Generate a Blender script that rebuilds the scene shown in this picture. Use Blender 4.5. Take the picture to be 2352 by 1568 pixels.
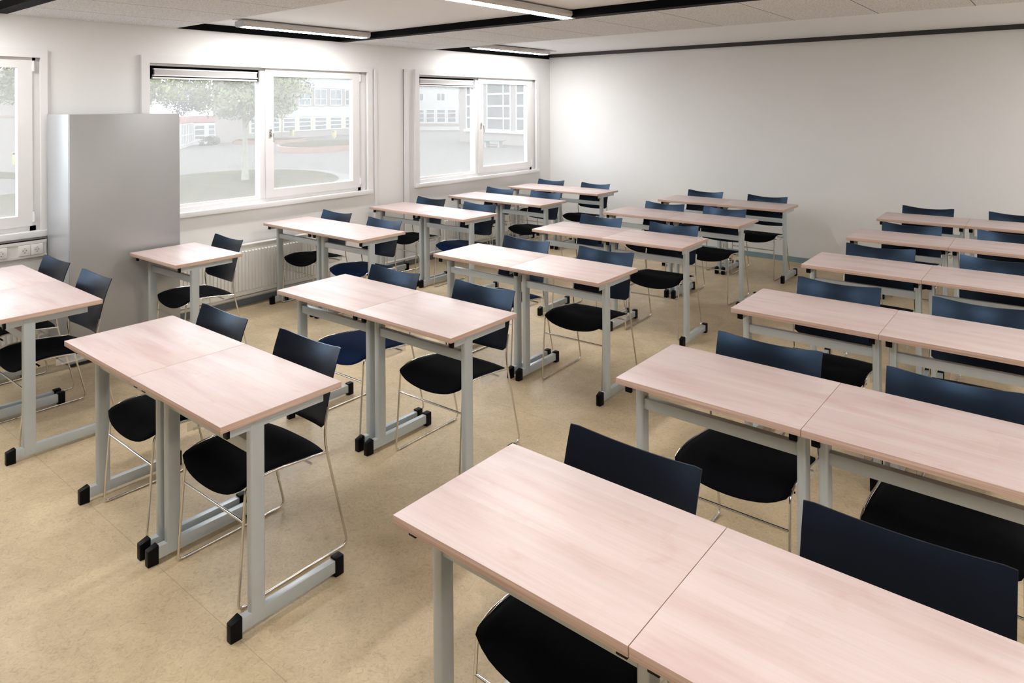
import bpy, bmesh, math, random
from mathutils import Vector, Matrix, noise

for o in list(bpy.data.objects):
    bpy.data.objects.remove(o, do_unlink=True)
scene = bpy.context.scene
COL = scene.collection
PI = math.pi
random.seed(7)

# ------------------------------------------------------------------ camera
cam_data = bpy.data.cameras.new('camera')
cam = bpy.data.objects.new('camera', cam_data)
COL.objects.link(cam)
RIGHT = Vector((0.77870914, 0.62735311, -0.00633649))
DOWN = Vector((-0.00629587, -0.00228531, -0.99997757))
FWD = Vector((-0.62735352, 0.77873157, 0.00217014))
CAMZ = 1.8246
cam.matrix_world = Matrix(((RIGHT.x, -DOWN.x, -FWD.x, 0.0),
                           (RIGHT.y, -DOWN.y, -FWD.y, 0.0),
                           (RIGHT.z, -DOWN.z, -FWD.z, CAMZ),
                           (0, 0, 0, 1)))
cam_data.sensor_fit = 'HORIZONTAL'
cam_data.sensor_width = 36.0
cam_data.lens = 36.0 * 1584.57 / 2352.0
cam_data.shift_x = 0.0
cam_data.shift_y = -(784.0 - 242.65) / 2352.0
cam_data.clip_start = 0.05
cam_data.clip_end = 500.0
scene.camera = cam

# ------------------------------------------------------------------ sky, exposure
world = bpy.data.worlds.new('overcast_sky')
scene.world = world
world.use_nodes = True
wn = world.node_tree.nodes
wl = world.node_tree.links
wn.clear()
wo = wn.new('ShaderNodeOutputWorld')
wb = wn.new('ShaderNodeBackground')
wb.inputs['Color'].default_value = (0.80, 0.90, 1.0, 1)
wb.inputs['Strength'].default_value = 3.9
wl.new(wb.outputs[0], wo.inputs['Surface'])

vs = scene.view_settings
vs.view_transform = 'Standard'
vs.look = 'None'
vs.exposure = 0.30
vs.gamma = 1.0
vs.use_curve_mapping = False
LAMP_STRENGTH = 60.0

# ------------------------------------------------------------------ materials
def nodes(name):
    m = bpy.data.materials.new(name)
    m.use_nodes = True
    nt = m.node_tree
    return m, nt, nt.nodes['Principled BSDF']

def plain(name, col, rough=0.5, metal=0.0, spec=0.5, var=0.0, vscale=6.0, bump=0.0, bscale=200.0):
    m, nt, b = nodes(name)
    b.inputs['Base Color'].default_value = (*col, 1)
    b.inputs['Roughness'].default_value = rough
    b.inputs['Metallic'].default_value = metal
    b.inputs['Specular IOR Level'].default_value = spec
    tc = nt.nodes.new('ShaderNodeTexCoord')
    if var > 0:
        n = nt.nodes.new('ShaderNodeTexNoise'); n.inputs['Scale'].default_value = vscale
        n.inputs['Detail'].default_value = 5
        nt.links.new(tc.outputs['Object'], n.inputs['Vector'])
        r = nt.nodes.new('ShaderNodeValToRGB')
        r.color_ramp.elements[0].position = 0.3
        r.color_ramp.elements[1].position = 0.7
        r.color_ramp.elements[0].color = (*[c * (1 - var) for c in col], 1)
        r.color_ramp.elements[1].color = (*[min(1, c * (1 + var)) for c in col], 1)
        nt.links.new(n.outputs['Fac'], r.inputs['Fac'])
        nt.links.new(r.outputs['Color'], b.inputs['Base Color'])
    if bump > 0:
        n2 = nt.nodes.new('ShaderNodeTexNoise'); n2.inputs['Scale'].default_value = bscale
        n2.inputs['Detail'].default_value = 3
        nt.links.new(tc.outputs['Object'], n2.inputs['Vector'])
        bp = nt.nodes.new('ShaderNodeBump'); bp.inputs['Strength'].default_value = bump
        bp.inputs['Distance'].default_value = 0.002
        nt.links.new(n2.outputs['Fac'], bp.inputs['Height'])
        nt.links.new(bp.outputs['Normal'], b.inputs['Normal'])
    return m

M = {}
M['wall'] = plain('wall_paint', (0.84, 0.835, 0.825), 0.55, var=0.012, vscale=1.5, bump=0.05, bscale=90)
M['wall_dark'] = plain('front_wall_grey', (0.12, 0.115, 0.11), 0.6, var=0.02)  # unseen wall, made dark so the chair backs reflect less
M['ceiling'] = plain('ceiling_board_smooth', (0.885, 0.89, 0.905), 0.6, var=0.01, vscale=1.0)
M['casing'] = plain('window_lacquer_white', (0.82, 0.81, 0.81), 0.35, var=0.01)
M['black'] = plain('black_steel', (0.003, 0.003, 0.004), 0.6, spec=0.05, var=0.1)
M['darktrim'] = plain('charcoal_trim', (0.032, 0.032, 0.032), 0.5, var=0.05)
M['steel'] = plain('grey_powder_coat', (0.505, 0.545, 0.56), 0.33, metal=0.25, var=0.02, vscale=20)  # grey coat, with a slight blue of reflected sky in its base colour
M['cap'] = plain('black_plastic', (0.003, 0.003, 0.004), 0.42, spec=0.12, var=0.1)
M['chrome'] = plain('polished_chrome', (0.72, 0.70, 0.67), 0.14, metal=1.0, var=0.02)
M['cabinet'] = plain('grey_cabinet_steel', (0.47, 0.475, 0.485), 0.32, metal=0.30, var=0.03, vscale=2.0)
M['cabinet_black'] = plain('cabinet_plinth', (0.02, 0.02, 0.022), 0.5, var=0.1)
M['radiator'] = plain('radiator_enamel', (0.78, 0.77, 0.74), 0.35, var=0.01)
M['trunk'] = plain('cable_trunking_pvc', (0.70, 0.685, 0.67), 0.45, var=0.01)
M['socket'] = plain('socket_plastic', (0.80, 0.78, 0.76), 0.3, var=0.01)
M['hole'] = plain('socket_hole', (0.01, 0.01, 0.01), 0.6, var=0.1)
M['base'] = plain('baseboard_blue_grey', (0.23, 0.33, 0.36), 0.5, var=0.05)
M['base_grey'] = plain('baseboard_dark_grey', (0.14, 0.16, 0.18), 0.5, var=0.05)
M['joint'] = plain('grey_rubber_joint', (0.16, 0.16, 0.17), 0.7, var=0.05)
M['plastic'] = None
M['alu'] = plain('window_vent_aluminium', (0.45, 0.44, 0.44), 0.4, metal=0.2, var=0.02)
M['lamp_body'] = plain('lamp_housing', (0.60, 0.57, 0.54), 0.4, var=0.01)
M['grill'] = plain('lamp_end_plastic', (0.55, 0.56, 0.60), 0.35, var=0.01)

# chair back: satin black moulded plastic
m, nt, b = nodes('satin_black_plastic')
b.inputs['Base Color'].default_value = (0.0035, 0.0022, 0.003, 1)
b.inputs['Roughness'].default_value = 0.32
b.inputs['Specular IOR Level'].default_value = 0.72
b.inputs['Specular Tint'].default_value = (0.34, 0.60, 1.0, 1)  # blue window sheen put into the highlight tint
tc = nt.nodes.new('ShaderNodeTexCoord')
n = nt.nodes.new('ShaderNodeTexNoise'); n.inputs['Scale'].default_value = 700
bp = nt.nodes.new('ShaderNodeBump'); bp.inputs['Strength'].default_value = 0.08; bp.inputs['Distance'].default_value = 0.001
nt.links.new(tc.outputs['Object'], n.inputs['Vector']); nt.links.new(n.outputs['Fac'], bp.inputs['Height'])
nt.links.new(bp.outputs['Normal'], b.inputs['Normal'])
M['plastic'] = m

def fabric(name, col, sheen):
    m, nt, b = nodes(name)
    b.inputs['Base Color'].default_value = (*col, 1)
    b.inputs['Roughness'].default_value = 0.95
    b.inputs['Specular IOR Level'].default_value = 0.1
    b.inputs['Sheen Weight'].default_value = sheen
    b.inputs['Sheen Tint'].default_value = (0.3, 0.5, 1.0, 1)
    tc = nt.nodes.new('ShaderNodeTexCoord')
    n = nt.nodes.new('ShaderNodeTexNoise'); n.inputs['Scale'].default_value = 400
    bp = nt.nodes.new('ShaderNodeBump'); bp.inputs['Strength'].default_value = 0.3; bp.inputs['Distance'].default_value = 0.001
    nt.links.new(tc.outputs['Object'], n.inputs['Vector']); nt.links.new(n.outputs['Fac'], bp.inputs['Height'])
    nt.links.new(bp.outputs['Normal'], b.inputs['Normal'])
    return m
M['fabric'] = fabric('black_wool_fabric', (0.0022, 0.0022, 0.0035), 0.0)
M['fabric_blue_lit'] = fabric('black_wool_blue_light', (0.003, 0.012, 0.045), 0.02)  # black seat fabric with blue light put into its colour

# clear plastic
m, nt, b = nodes('clear_plastic')
b.inputs['Base Color'].default_value = (0.75, 0.74, 0.70, 1)
b.inputs['Roughness'].default_value = 0.2
b.inputs['Alpha'].default_value = 0.22
M['clear'] = m

# window glass: clear pane mixed with an added translucent veil that washes out the view
m = bpy.data.materials.new('window_glass'); m.use_nodes = True
nt = m.node_tree; nt.nodes.clear()
out = nt.nodes.new('ShaderNodeOutputMaterial')
tr = nt.nodes.new('ShaderNodeBsdfTransparent'); tr.inputs['Color'].default_value = (0.97, 0.98, 0.98, 1)
tl = nt.nodes.new('ShaderNodeBsdfTranslucent'); tl.inputs['Color'].default_value = (1, 0.91, 0.84, 1)
gl = nt.nodes.new('ShaderNodeBsdfGlossy'); gl.inputs['Roughness'].default_value = 0.02
mx = nt.nodes.new('ShaderNodeMixShader'); mx.inputs[0].default_value = 0.135
mg = nt.nodes.new('ShaderNodeMixShader'); mg.inputs[0].default_value = 0.03
nt.links.new(tr.outputs[0], mx.inputs[1]); nt.links.new(tl.outputs[0], mx.inputs[2])
nt.links.new(mx.outputs[0], mg.inputs[1]); nt.links.new(gl.outputs[0], mg.inputs[2])
nt.links.new(mg.outputs[0], out.inputs['Surface'])
M['glass'] = m

# lamp diffuser
m = bpy.data.materials.new('lit_diffuser'); m.use_nodes = True
nt = m.node_tree; nt.nodes.clear()
out = nt.nodes.new('ShaderNodeOutputMaterial')
em = nt.nodes.new('ShaderNodeEmission'); em.inputs['Color'].default_value = (1.0, 0.985, 0.965, 1)
em.inputs['Strength'].default_value = LAMP_STRENGTH
nt.links.new(em.outputs[0], out.inputs['Surface'])
M['lit'] = m

# light maple laminate
m, nt, b = nodes('pale_maple_laminate')
N = nt.nodes.new; Lk = nt.links.new
tc = N('ShaderNodeTexCoord'); oi = N('ShaderNodeObjectInfo')
ml = N('ShaderNodeVectorMath'); ml.operation = 'SCALE'
cmb = N('ShaderNodeCombineXYZ')
Lk(oi.outputs['Random'], cmb.inputs[0]); Lk(oi.outputs['Random'], cmb.inputs[1]); Lk(oi.outputs['Random'], cmb.inputs[2])
Lk(cmb.outputs[0], ml.inputs[0]); ml.inputs['Scale'].default_value = 37.0
ad = N('ShaderNodeVectorMath'); ad.operation = 'ADD'
Lk(tc.outputs['Object'], ad.inputs[0]); Lk(ml.outputs[0], ad.inputs[1])
mp = N('ShaderNodeMapping'); mp.inputs['Scale'].default_value = (1.9, 14.0, 6.0)
Lk(ad.outputs[0], mp.inputs['Vector'])
n1 = N('ShaderNodeTexNoise'); n1.inputs['Scale'].default_value = 1.0; n1.inputs['Detail'].default_value = 5; n1.inputs['Distortion'].default_value = 0.45
Lk(mp.outputs[0], n1.inputs['Vector'])
r1 = N('ShaderNodeValToRGB')
r1.color_ramp.elements[0].position = 0.30; r1.color_ramp.elements[0].color = (0.560, 0.418, 0.395, 1)
r1.color_ramp.elements[1].position = 0.62; r1.color_ramp.elements[1].color = (0.640, 0.530, 0.510, 1)
e = r1.color_ramp.elements.new(0.46); e.color = (0.612, 0.490, 0.468, 1)
Lk(n1.outputs['Fac'], r1.inputs['Fac'])
mp2 = N('ShaderNodeMapping'); mp2.inputs['Scale'].default_value = (4.0, 120.0, 20.0)
Lk(ad.outputs[0], mp2.inputs['Vector'])
n2 = N('ShaderNodeTexNoise'); n2.inputs['Scale'].default_value = 1.0; n2.inputs['Detail'].default_value = 3; n2.inputs['Distortion'].default_value = 0.3
Lk(mp2.outputs[0], n2.inputs['Vector'])
r2 = N('ShaderNodeValToRGB')
r2.color_ramp.elements[0].position = 0.35; r2.color_ramp.elements[0].color = (0.955, 0.945, 0.94, 1)
r2.color_ramp.elements[1].position = 0.6; r2.color_ramp.elements[1].color = (1, 1, 1, 1)
Lk(n2.outputs['Fac'], r2.inputs['Fac'])
mxc = N('ShaderNodeMix'); mxc.data_type = 'RGBA'; mxc.blend_type = 'MULTIPLY'; mxc.inputs[0].default_value = 1.0
Lk(r1.outputs['Color'], mxc.inputs[6]); Lk(r2.outputs['Color'], mxc.inputs[7])
bt = N('ShaderNodeTexBrick'); bt.inputs['Scale'].default_value = 1.0
bt.inputs['Brick Width'].default_value = 0.52; bt.inputs['Row Height'].default_value = 0.082; bt.inputs['Mortar Size'].default_value = 0.0
bt.inputs['Color1'].default_value = (0.965, 0.955, 0.95, 1); bt.inputs['Color2'].default_value = (1.02, 1.02, 1.02, 1)
bt.offset = 0.37
Lk(ad.outputs[0], bt.inputs['Vector'])
mxb = N('ShaderNodeMix'); mxb.data_type = 'RGBA'; mxb.blend_type = 'MULTIPLY'; mxb.inputs[0].default_value = 1.0
Lk(mxc.outputs[2], mxb.inputs[6]); Lk(bt.outputs['Color'], mxb.inputs[7])
# pink cross figure and small knots
mp3 = N('ShaderNodeMapping'); mp3.inputs['Scale'].default_value = (5.0, 9.0, 5.0); Lk(ad.outputs[0], mp3.inputs['Vector'])
n3 = N('ShaderNodeTexNoise'); n3.inputs['Scale'].default_value = 1.3; n3.inputs['Detail'].default_value = 6; n3.inputs['Roughness'].default_value = 0.6
Lk(mp3.outputs[0], n3.inputs['Vector'])
r3 = N('ShaderNodeValToRGB'); r3.color_ramp.elements[0].position = 0.60; r3.color_ramp.elements[0].color = (1, 1, 1, 1)
r3.color_ramp.elements[1].position = 0.75; r3.color_ramp.elements[1].color = (0.93, 0.83, 0.81, 1)
Lk(n3.outputs['Fac'], r3.inputs['Fac'])
mxk = N('ShaderNodeMix'); mxk.data_type = 'RGBA'; mxk.blend_type = 'MULTIPLY'; mxk.inputs[0].default_value = 1.0
Lk(mxb.outputs[2], mxk.inputs[6]); Lk(r3.outputs['Color'], mxk.inputs[7])
Lk(mxk.outputs[2], b.inputs['Base Color'])
b.inputs['Roughness'].default_value = 0.40
b.inputs['Specular IOR Level'].default_value = 0.60
M['wood'] = m

# edge band: fine horizontal stripes
m, nt, b = nodes('layered_edge_band')
N = nt.nodes.new; Lk = nt.links.new
tc = N('ShaderNodeTexCoord')
mp = N('ShaderNodeMapping'); mp.inputs['Scale'].default_value = (1.6, 1.6, 170.0)
Lk(tc.outputs['Object'], mp.inputs['Vector'])
n1 = N('ShaderNodeTexNoise'); n1.inputs['Scale'].default_value = 1.0; n1.inputs['Detail'].default_value = 2
Lk(mp.outputs[0], n1.inputs['Vector'])
r1 = N('ShaderNodeValToRGB')
r1.color_ramp.elements[0].position = 0.35; r1.color_ramp.elements[0].color = (0.47, 0.305, 0.230, 1)
r1.color_ramp.elements[1].position = 0.65; r1.color_ramp.elements[1].color = (0.66, 0.47, 0.385, 1)
Lk(n1.outputs['Fac'], r1.inputs['Fac']); Lk(r1.outputs['Color'], b.inputs['Base Color'])
b.inputs['Roughness'].default_value = 0.45
M['edge'] = m

# marbled linoleum
m, nt, b = nodes('marbled_linoleum')
N = nt.nodes.new; Lk = nt.links.new
tc = N('ShaderNodeTexCoord')
na = N('ShaderNodeTexNoise'); na.inputs['Scale'].default_value = 3.0; na.inputs['Detail'].default_value = 6; na.inputs['Roughness'].default_value = 0.62; na.inputs['Distortion'].default_value = 0.6
Lk(tc.outputs['Object'], na.inputs['Vector'])
ra = N('ShaderNodeValToRGB')
ra.color_ramp.elements[0].position = 0.32; ra.color_ramp.elements[0].color = (0.455, 0.355, 0.222, 1)
ra.color_ramp.elements[1].position = 0.68; ra.color_ramp.elements[1].color = (0.610, 0.490, 0.318, 1)
Lk(na.outputs['Fac'], ra.inputs['Fac'])
nb = N('ShaderNodeTexNoise'); nb.inputs['Scale'].default_value = 38.0; nb.inputs['Detail'].default_value = 6; nb.inputs['Roughness'].default_value = 0.7; nb.inputs['Distortion'].default_value = 1.8
Lk(tc.outputs['Object'], nb.inputs['Vector'])
rb = N('ShaderNodeValToRGB')
rb.color_ramp.elements[0].position = 0.30; rb.color_ramp.elements[0].color = (0.74, 0.72, 0.70, 1)
rb.color_ramp.elements[1].position = 0.66; rb.color_ramp.elements[1].color = (1.11, 1.11, 1.12, 1)
e = rb.color_ramp.elements.new(0.46); e.color = (0.97, 0.96, 0.95, 1)
Lk(nb.outputs['Fac'], rb.inputs['Fac'])
mxc = N('ShaderNodeMix'); mxc.data_type = 'RGBA'; mxc.blend_type = 'MULTIPLY'; mxc.inputs[0].default_value = 1.0
Lk(ra.outputs['Color'], mxc.inputs[6]); Lk(rb.outputs['Color'], mxc.inputs[7])
# welded sheet joints every 2 m along X
sp = N('ShaderNodeSeparateXYZ'); Lk(tc.outputs['Object'], sp.inputs[0])
s1 = N('ShaderNodeMath'); s1.operation = 'SUBTRACT'; s1.inputs[1].default_value = 1.256; Lk(sp.outputs['Y'], s1.inputs[0])
s2 = N('ShaderNodeMath'); s2.operation = 'PINGPONG'; s2.inputs[1].default_value = 1.0; Lk(s1.outputs[0], s2.inputs[0])
s3 = N('ShaderNodeMath'); s3.operation = 'LESS_THAN'; s3.inputs[1].default_value = 0.0018; Lk(s2.outputs[0], s3.inputs[0])
mxs = N('ShaderNodeMix'); mxs.data_type = 'RGBA'; mxs.blend_type = 'MIX'
sc = N('ShaderNodeMath'); sc.operation = 'MULTIPLY'; sc.inputs[1].default_value = 0.35; Lk(s3.outputs[0], sc.inputs[0])
Lk(sc.outputs[0], mxs.inputs[0]); Lk(mxc.outputs[2], mxs.inputs[6]); mxs.inputs[7].default_value = (0.20, 0.16, 0.11, 1)
Lk(mxs.outputs[2], b.inputs['Base Color'])
b.inputs['Roughness'].default_value = 0.42
b.inputs['Specular IOR Level'].default_value = 0.35
M['floor'] = m

# wood-wool acoustic board
m, nt, b = nodes('wood_wool_board')
N = nt.nodes.new; Lk = nt.links.new
tc = N('ShaderNodeTexCoord')
na = N('ShaderNodeTexNoise'); na.inputs['Scale'].default_value = 150.0; na.inputs['Detail'].default_value = 3; na.inputs['Distortion'].default_value = 1.5
Lk(tc.outputs['Object'], na.inputs['Vector'])
ra = N('ShaderNodeValToRGB')
ra.color_ramp.elements[0].position = 0.40; ra.color_ramp.elements[0].color = (0.50, 0.495, 0.49, 1)
ra.color_ramp.elements[1].position = 0.52; ra.color_ramp.elements[1].color = (0.88, 0.88, 0.885, 1)
Lk(na.outputs['Fac'], ra.inputs['Fac'])
# board joints across X every 0.617 m
sp = N('ShaderNodeSeparateXYZ'); Lk(tc.outputs['Object'], sp.inputs[0])
s1 = N('ShaderNodeMath'); s1.operation = 'ADD'; s1.inputs[1].default_value = 1.12; Lk(sp.outputs['X'], s1.inputs[0])
s2 = N('ShaderNodeMath'); s2.operation = 'PINGPONG'; s2.inputs[1].default_value = 0.3085; Lk(s1.outputs[0], s2.inputs[0])
s3 = N('ShaderNodeMath'); s3.operation = 'LESS_THAN'; s3.inputs[1].default_value = 0.003; Lk(s2.outputs[0], s3.inputs[0])
mxs = N('ShaderNodeMix'); mxs.data_type = 'RGBA'
Lk(s3.outputs[0], mxs.inputs[0]); Lk(ra.outputs['Color'], mxs.inputs[6]); mxs.inputs[7].default_value = (0.14, 0.11, 0.09, 1)
Lk(mxs.outputs[2], b.inputs['Base Color'])
bp = N('ShaderNodeBump'); bp.inputs['Strength'].default_value = 0.5; bp.inputs['Distance'].default_value = 0.004
Lk(na.outputs['Fac'], bp.inputs['Height']); Lk(bp.outputs['Normal'], b.inputs['Normal'])
b.inputs['Roughness'].default_value = 0.9
M['woodwool'] = m

# outdoors
def brick(name, c1, c2, mortar, scale):
    m, nt, b = nodes(name)
    N = nt.nodes.new; Lk = nt.links.new
    tc = N('ShaderNodeTexCoord')
    br = N('ShaderNodeTexBrick'); br.inputs['Scale'].default_value = scale
    br.inputs['Color1'].default_value = (*c1, 1); br.inputs['Color2'].default_value = (*c2, 1); br.inputs['Mortar'].default_value = (*mortar, 1)
    br.inputs['Mortar Size'].default_value = 0.03
    Lk(tc.outputs['UV'], br.inputs['Vector'])
    Lk(br.outputs['Color'], b.inputs['Base Color'])
    b.inputs['Roughness'].default_value = 0.85
    return m
M['brick'] = brick('pale_facade_brick', (0.235, 0.190, 0.165), (0.20, 0.165, 0.145), (0.22, 0.19, 0.17), 3.0)
M['brick_red'] = brick('red_planter_brick', (0.26, 0.125, 0.085), (0.22, 0.105, 0.075), (0.22, 0.15, 0.12), 4.0)
M['fascia'] = plain('red_fascia', (0.260, 0.110, 0.097), 0.6, var=0.05)
M['facade_white'] = plain('white_facade_panel', (0.341, 0.319, 0.292), 0.6, var=0.03)
M['cream'] = plain('cream_pier', (0.384, 0.336, 0.238), 0.6, var=0.03)
M['ext_white'] = plain('white_window_frame', (0.446, 0.418, 0.389), 0.5, var=0.02)
M['ext_glass'] = plain('dark_window_pane', (0.11, 0.11, 0.105), 0.15, var=0.3, vscale=0.7)
M['paving'] = plain('concrete_paving', (0.098, 0.085, 0.072), 0.95, spec=0.08, var=0.07, vscale=3.0)
M['path'] = plain('pale_kerb_path', (0.125, 0.115, 0.102), 0.95, spec=0.08, var=0.03, vscale=3.0)
M['grass'] = plain('mown_grass', (0.045, 0.037, 0.016), 0.95, spec=0.03, var=0.35, vscale=1.6)
M['bark'] = plain('pale_bark', (0.20, 0.18, 0.13), 0.9, var=0.3, vscale=6)
M['leaf'] = plain('green_leaves', (0.155, 0.160, 0.075), 0.8, var=0.4, vscale=2)
M['leaf_yellow'] = plain('yellow_green_leaves', (0.19, 0.20, 0.085), 0.8, var=0.3, vscale=2)
M['leaf_purple'] = plain('purple_leaves', (0.125, 0.098, 0.105), 0.8, var=0.3, vscale=2)
M['leaf_bush'] = plain('bush_leaves', (0.07, 0.09, 0.04), 0.8, var=0.4, vscale=3)
M['yellow'] = plain('yellow_bin_plastic', (0.36, 0.31, 0.13), 0.5, var=0.03)
M['concrete'] = plain('white_concrete', (0.279, 0.261, 0.238), 0.8, var=0.04)
M['tennis'] = plain('green_table_top', (0.062, 0.099, 0.076), 0.6, var=0.05)

# ------------------------------------------------------------------ mesh helpers
def bx(bm, x0, x1, y0, y1, z0, z1, mi=0):
    vs_ = [bm.verts.new((x, y, z)) for z in (z0, z1) for y in (y0, y1) for x in (x0, x1)]
    for q in ((0, 2, 3, 1), (4, 5, 7, 6), (0, 1, 5, 4), (2, 6, 7, 3), (0, 4, 6, 2), (1, 3, 7, 5)):
        f = bm.faces.new([vs_[i] for i in q]); f.material_index = mi

def bevel(bm, w, seg=2):
    bmesh.ops.bevel(bm, geom=list(bm.edges), offset=w, segments=seg, affect='EDGES', profile=0.6)

def obj(name, bm, mats, parent=None, smooth=False):
    me = bpy.data.meshes.new(name)
    bmesh.ops.recalc_face_normals(bm, faces=list(bm.faces))
    bm.to_mesh(me); bm.free()
    for m_ in (mats if isinstance(mats, (list, tuple)) else [mats]):
        me.materials.append(m_)
    if smooth:
        me.polygons.foreach_set('use_smooth', [True] * len(me.polygons))
        if smooth != 'all':
            me.set_sharp_from_angle(angle=math.radians(40))
    o = bpy.data.objects.new(name, me)
    COL.objects.link(o)
    if parent: o.parent = parent
    return o

def tag(o, label, cat, group=None):
    o['label'] = label; o['category'] = cat
    if group: o['group'] = group
    return o

def thing(name, label, cat, loc=(0, 0, 0), rz=0.0, group=None):
    o = bpy.data.objects.new(name, None); COL.objects.link(o)
    o.empty_display_size = 0.1
    o.location = loc; o.rotation_euler = (0, 0, rz)
    return tag(o, label, cat, group)

def struct(name, bm, mats, smooth=False):
    o = obj(name, bm, mats, None, smooth); o['kind'] = 'structure'
    return o

def box(name, dims, mat, parent=None, bev=0.0):
    bm = bmesh.new(); bx(bm, *dims)
    if bev: bevel(bm, bev)
    return obj(name, bm, mat, parent, smooth=bool(bev))

def round_path(pts, rads, seg=6):
    """polyline with filleted corners"""
    out = [Vector(pts[0])]
    for i in range(1, len(pts) - 1):
        p, a, c = Vector(pts[i]), Vector(pts[i - 1]), Vector(pts[i + 1])
        r = rads[i] if isinstance(rads, (list, tuple)) else rads
        if r <= 0: out.append(p); continue
        d1, d2 = (a - p), (c - p)
        l = min(r, d1.length * 0.48, d2.length * 0.48)
        s, e_ = p + d1.normalized() * l, p + d2.normalized() * l
        for k in range(seg + 1):
            t = k / seg
            out.append(s * (1 - t) ** 2 + p * 2 * t * (1 - t) + e_ * t * t)
    out.append(Vector(pts[-1]))
    return out

def tube(bm, pts, r, n=8, cap=True):
    pts = [Vector(p) for p in pts]
    T0 = (pts[1] - pts[0]).normalized()
    ref = Vector((0, 0, 1)) if abs(T0.z) < 0.9 else Vector((1, 0, 0))
    U = T0.cross(ref).normalized()
    rings = []
    for i, p in enumerate(pts):
        if i == 0: T = pts[1] - pts[0]
        elif i == len(pts) - 1: T = pts[-1] - pts[-2]
        else: T = (pts[i + 1] - pts[i]).normalized() + (pts[i] - pts[i - 1]).normalized()
        T.normalize()
        U = (U - T * U.dot(T)).normalized()
        V = T.cross(U)
        rr = r[i] if isinstance(r, (list, tuple)) else r
        rings.append([bm.verts.new(p + (U * math.cos(2 * PI * k / n) + V * math.sin(2 * PI * k / n)) * rr) for k in range(n)])
    for a, b_ in zip(rings, rings[1:]):
        for k in range(n):
            bm.faces.new((a[k], a[(k + 1) % n], b_[(k + 1) % n], b_[k]))
    if cap:
        bm.faces.new(rings[0][::-1]); bm.faces.new(rings[-1])

def prism(bm, poly, z0, z1):
    lo = [bm.verts.new((x, y, z0)) for x, y in poly]
    hi = [bm.verts.new((x, y, z1)) for x, y in poly]
    n_ = len(poly)
    for i in range(n_):
        bm.faces.new((lo[i], lo[(i + 1) % n_], hi[(i + 1) % n_], hi[i]))
    bm.faces.new(lo[::-1]); bm.faces.new(hi)

def copy_tree(o, parent=None):
    c = o.copy(); COL.objects.link(c)
    if parent is not None: c.parent = parent
    for ch in list(o.children):
        copy_tree(ch, c)
    return c

# ------------------------------------------------------------------ room shell
XW = -5.985       # window wall
YB = 8.33         # blank back wall
XR = 1.9
YF = -2.2
HT = 2.62
bm = bmesh.new(); bx(bm, XW, XR, YF, YB, -0.08, 0.0); struct('floor', bm, M['floor'])

WINS = [(-0.52, 2.365), (2.52, 2.43), (5.59, 2.43)]       # left (near) edge and width of each casing
Z0, Z1 = 0.885, 2.28              # casing bottom, top
bm = bmesh.new()
bx(bm, XW - 0.14, XW, YF, YB, 0.0, Z0 + 0.03)
bx(bm, XW - 0.14, XW, YF, YB, Z1 - 0.03, 2.90)
ys = [YF] + [v for w, W_ in WINS for v in (w + 0.03, w + W_ - 0.03)] + [YB]
for a, b_ in zip(ys[::2], ys[1::2]):
    bx(bm, XW - 0.14, XW, a, b_, Z0 + 0.03, Z1 - 0.03)
struct('wall_left', bm, M['wall'])
bm = bmesh.new(); bx(bm, XW - 0.14, XR, YB, YB + 0.14, -0.08, 2.90); struct('wall_back', bm, M['wall'])
bm = bmesh.new(); bx(bm, XR, XR + 0.12, YF, YB, -0.08, 2.90); struct('wall_right', bm, M['wall'])
bm = bmesh.new(); bx(bm, XW - 0.14, XR + 0.12, YF - 0.12, YF, -0.08, 2.90); struct('wall_front', bm, M['wall_dark'])

# ceiling: smooth bays set above lower wood-wool bands
bm = bmesh.new()
bx(bm, XW, XR, YF, 1.50, 2.585, 2.66)
bx(bm, XW, XR, 2.60, 4.70, 2.585, 2.66)
bx(bm, XW, XR, 5.60, YB, 2.60, 2.66)
struct('ceiling', bm, M['ceiling'])
bm = bmesh.new()
bx(bm, XW, XR, 1.60, 2.81, 2.522, 2.66)
bx(bm, XW, XR, 4.60, 5.87, 2.522, 2.66)
struct('ceiling_panel', bm, M['woodwool'])
# black steel profiles that edge the bays
bm = bmesh.new()
bx(bm, XW, XR, 1.50, 1.602, 2.524, 2.66)
bx(bm, XW, XR, 4.50, 4.602, 2.524, 2.66)
bx(bm, XW, XW + 0.012, YF, 1.50, 2.524, 2.60)
bx(bm, XW, XW + 0.012, 2.81, 4.50, 2.524, 2.60)
bx(bm, XW, XW + 0.012, 5.87, YB - 0.03, 2.530, 2.61)
struct('trim_1', bm, M['black'])
bm = bmesh.new(); bx(bm, XW + 0.012, XR, YB - 0.03, YB, 2.552, 2.61); struct('trim_2', bm, M['darktrim'])

# baseboards
bm = bmesh.new(); bx(bm, XW, XW + 0.012, YF, YB, 0, 0.055); struct('baseboard_left', bm, M['base_grey'])
bm = bmesh.new(); bx(bm, XW + 0.012, XR, YB - 0.012, YB, 0, 0.06); struct('baseboard_back', bm, M['base'])

# narrow cover battens over the joints of the wall modules
for k, (y, w, zt) in enumerate(((5.428, 0.062, 2.27), (4.985, 0.036, 2.25))):
    bm = bmesh.new(); bx(bm, XW, XW + 0.02, y, y + w, 0.055, zt); bevel(bm, 0.003)
    for f in bm.faces: f.material_index = 0
    if k == 0:
        bx(bm, XW, XW + 0.004, y - 0.007, y, 0.055, zt, 1); bx(bm, XW, XW + 0.004, y + w, y + w + 0.007, 0.055, zt, 1)
    struct('trim_%d' % (k + 3), bm, [M['casing'], M['joint']])

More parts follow.
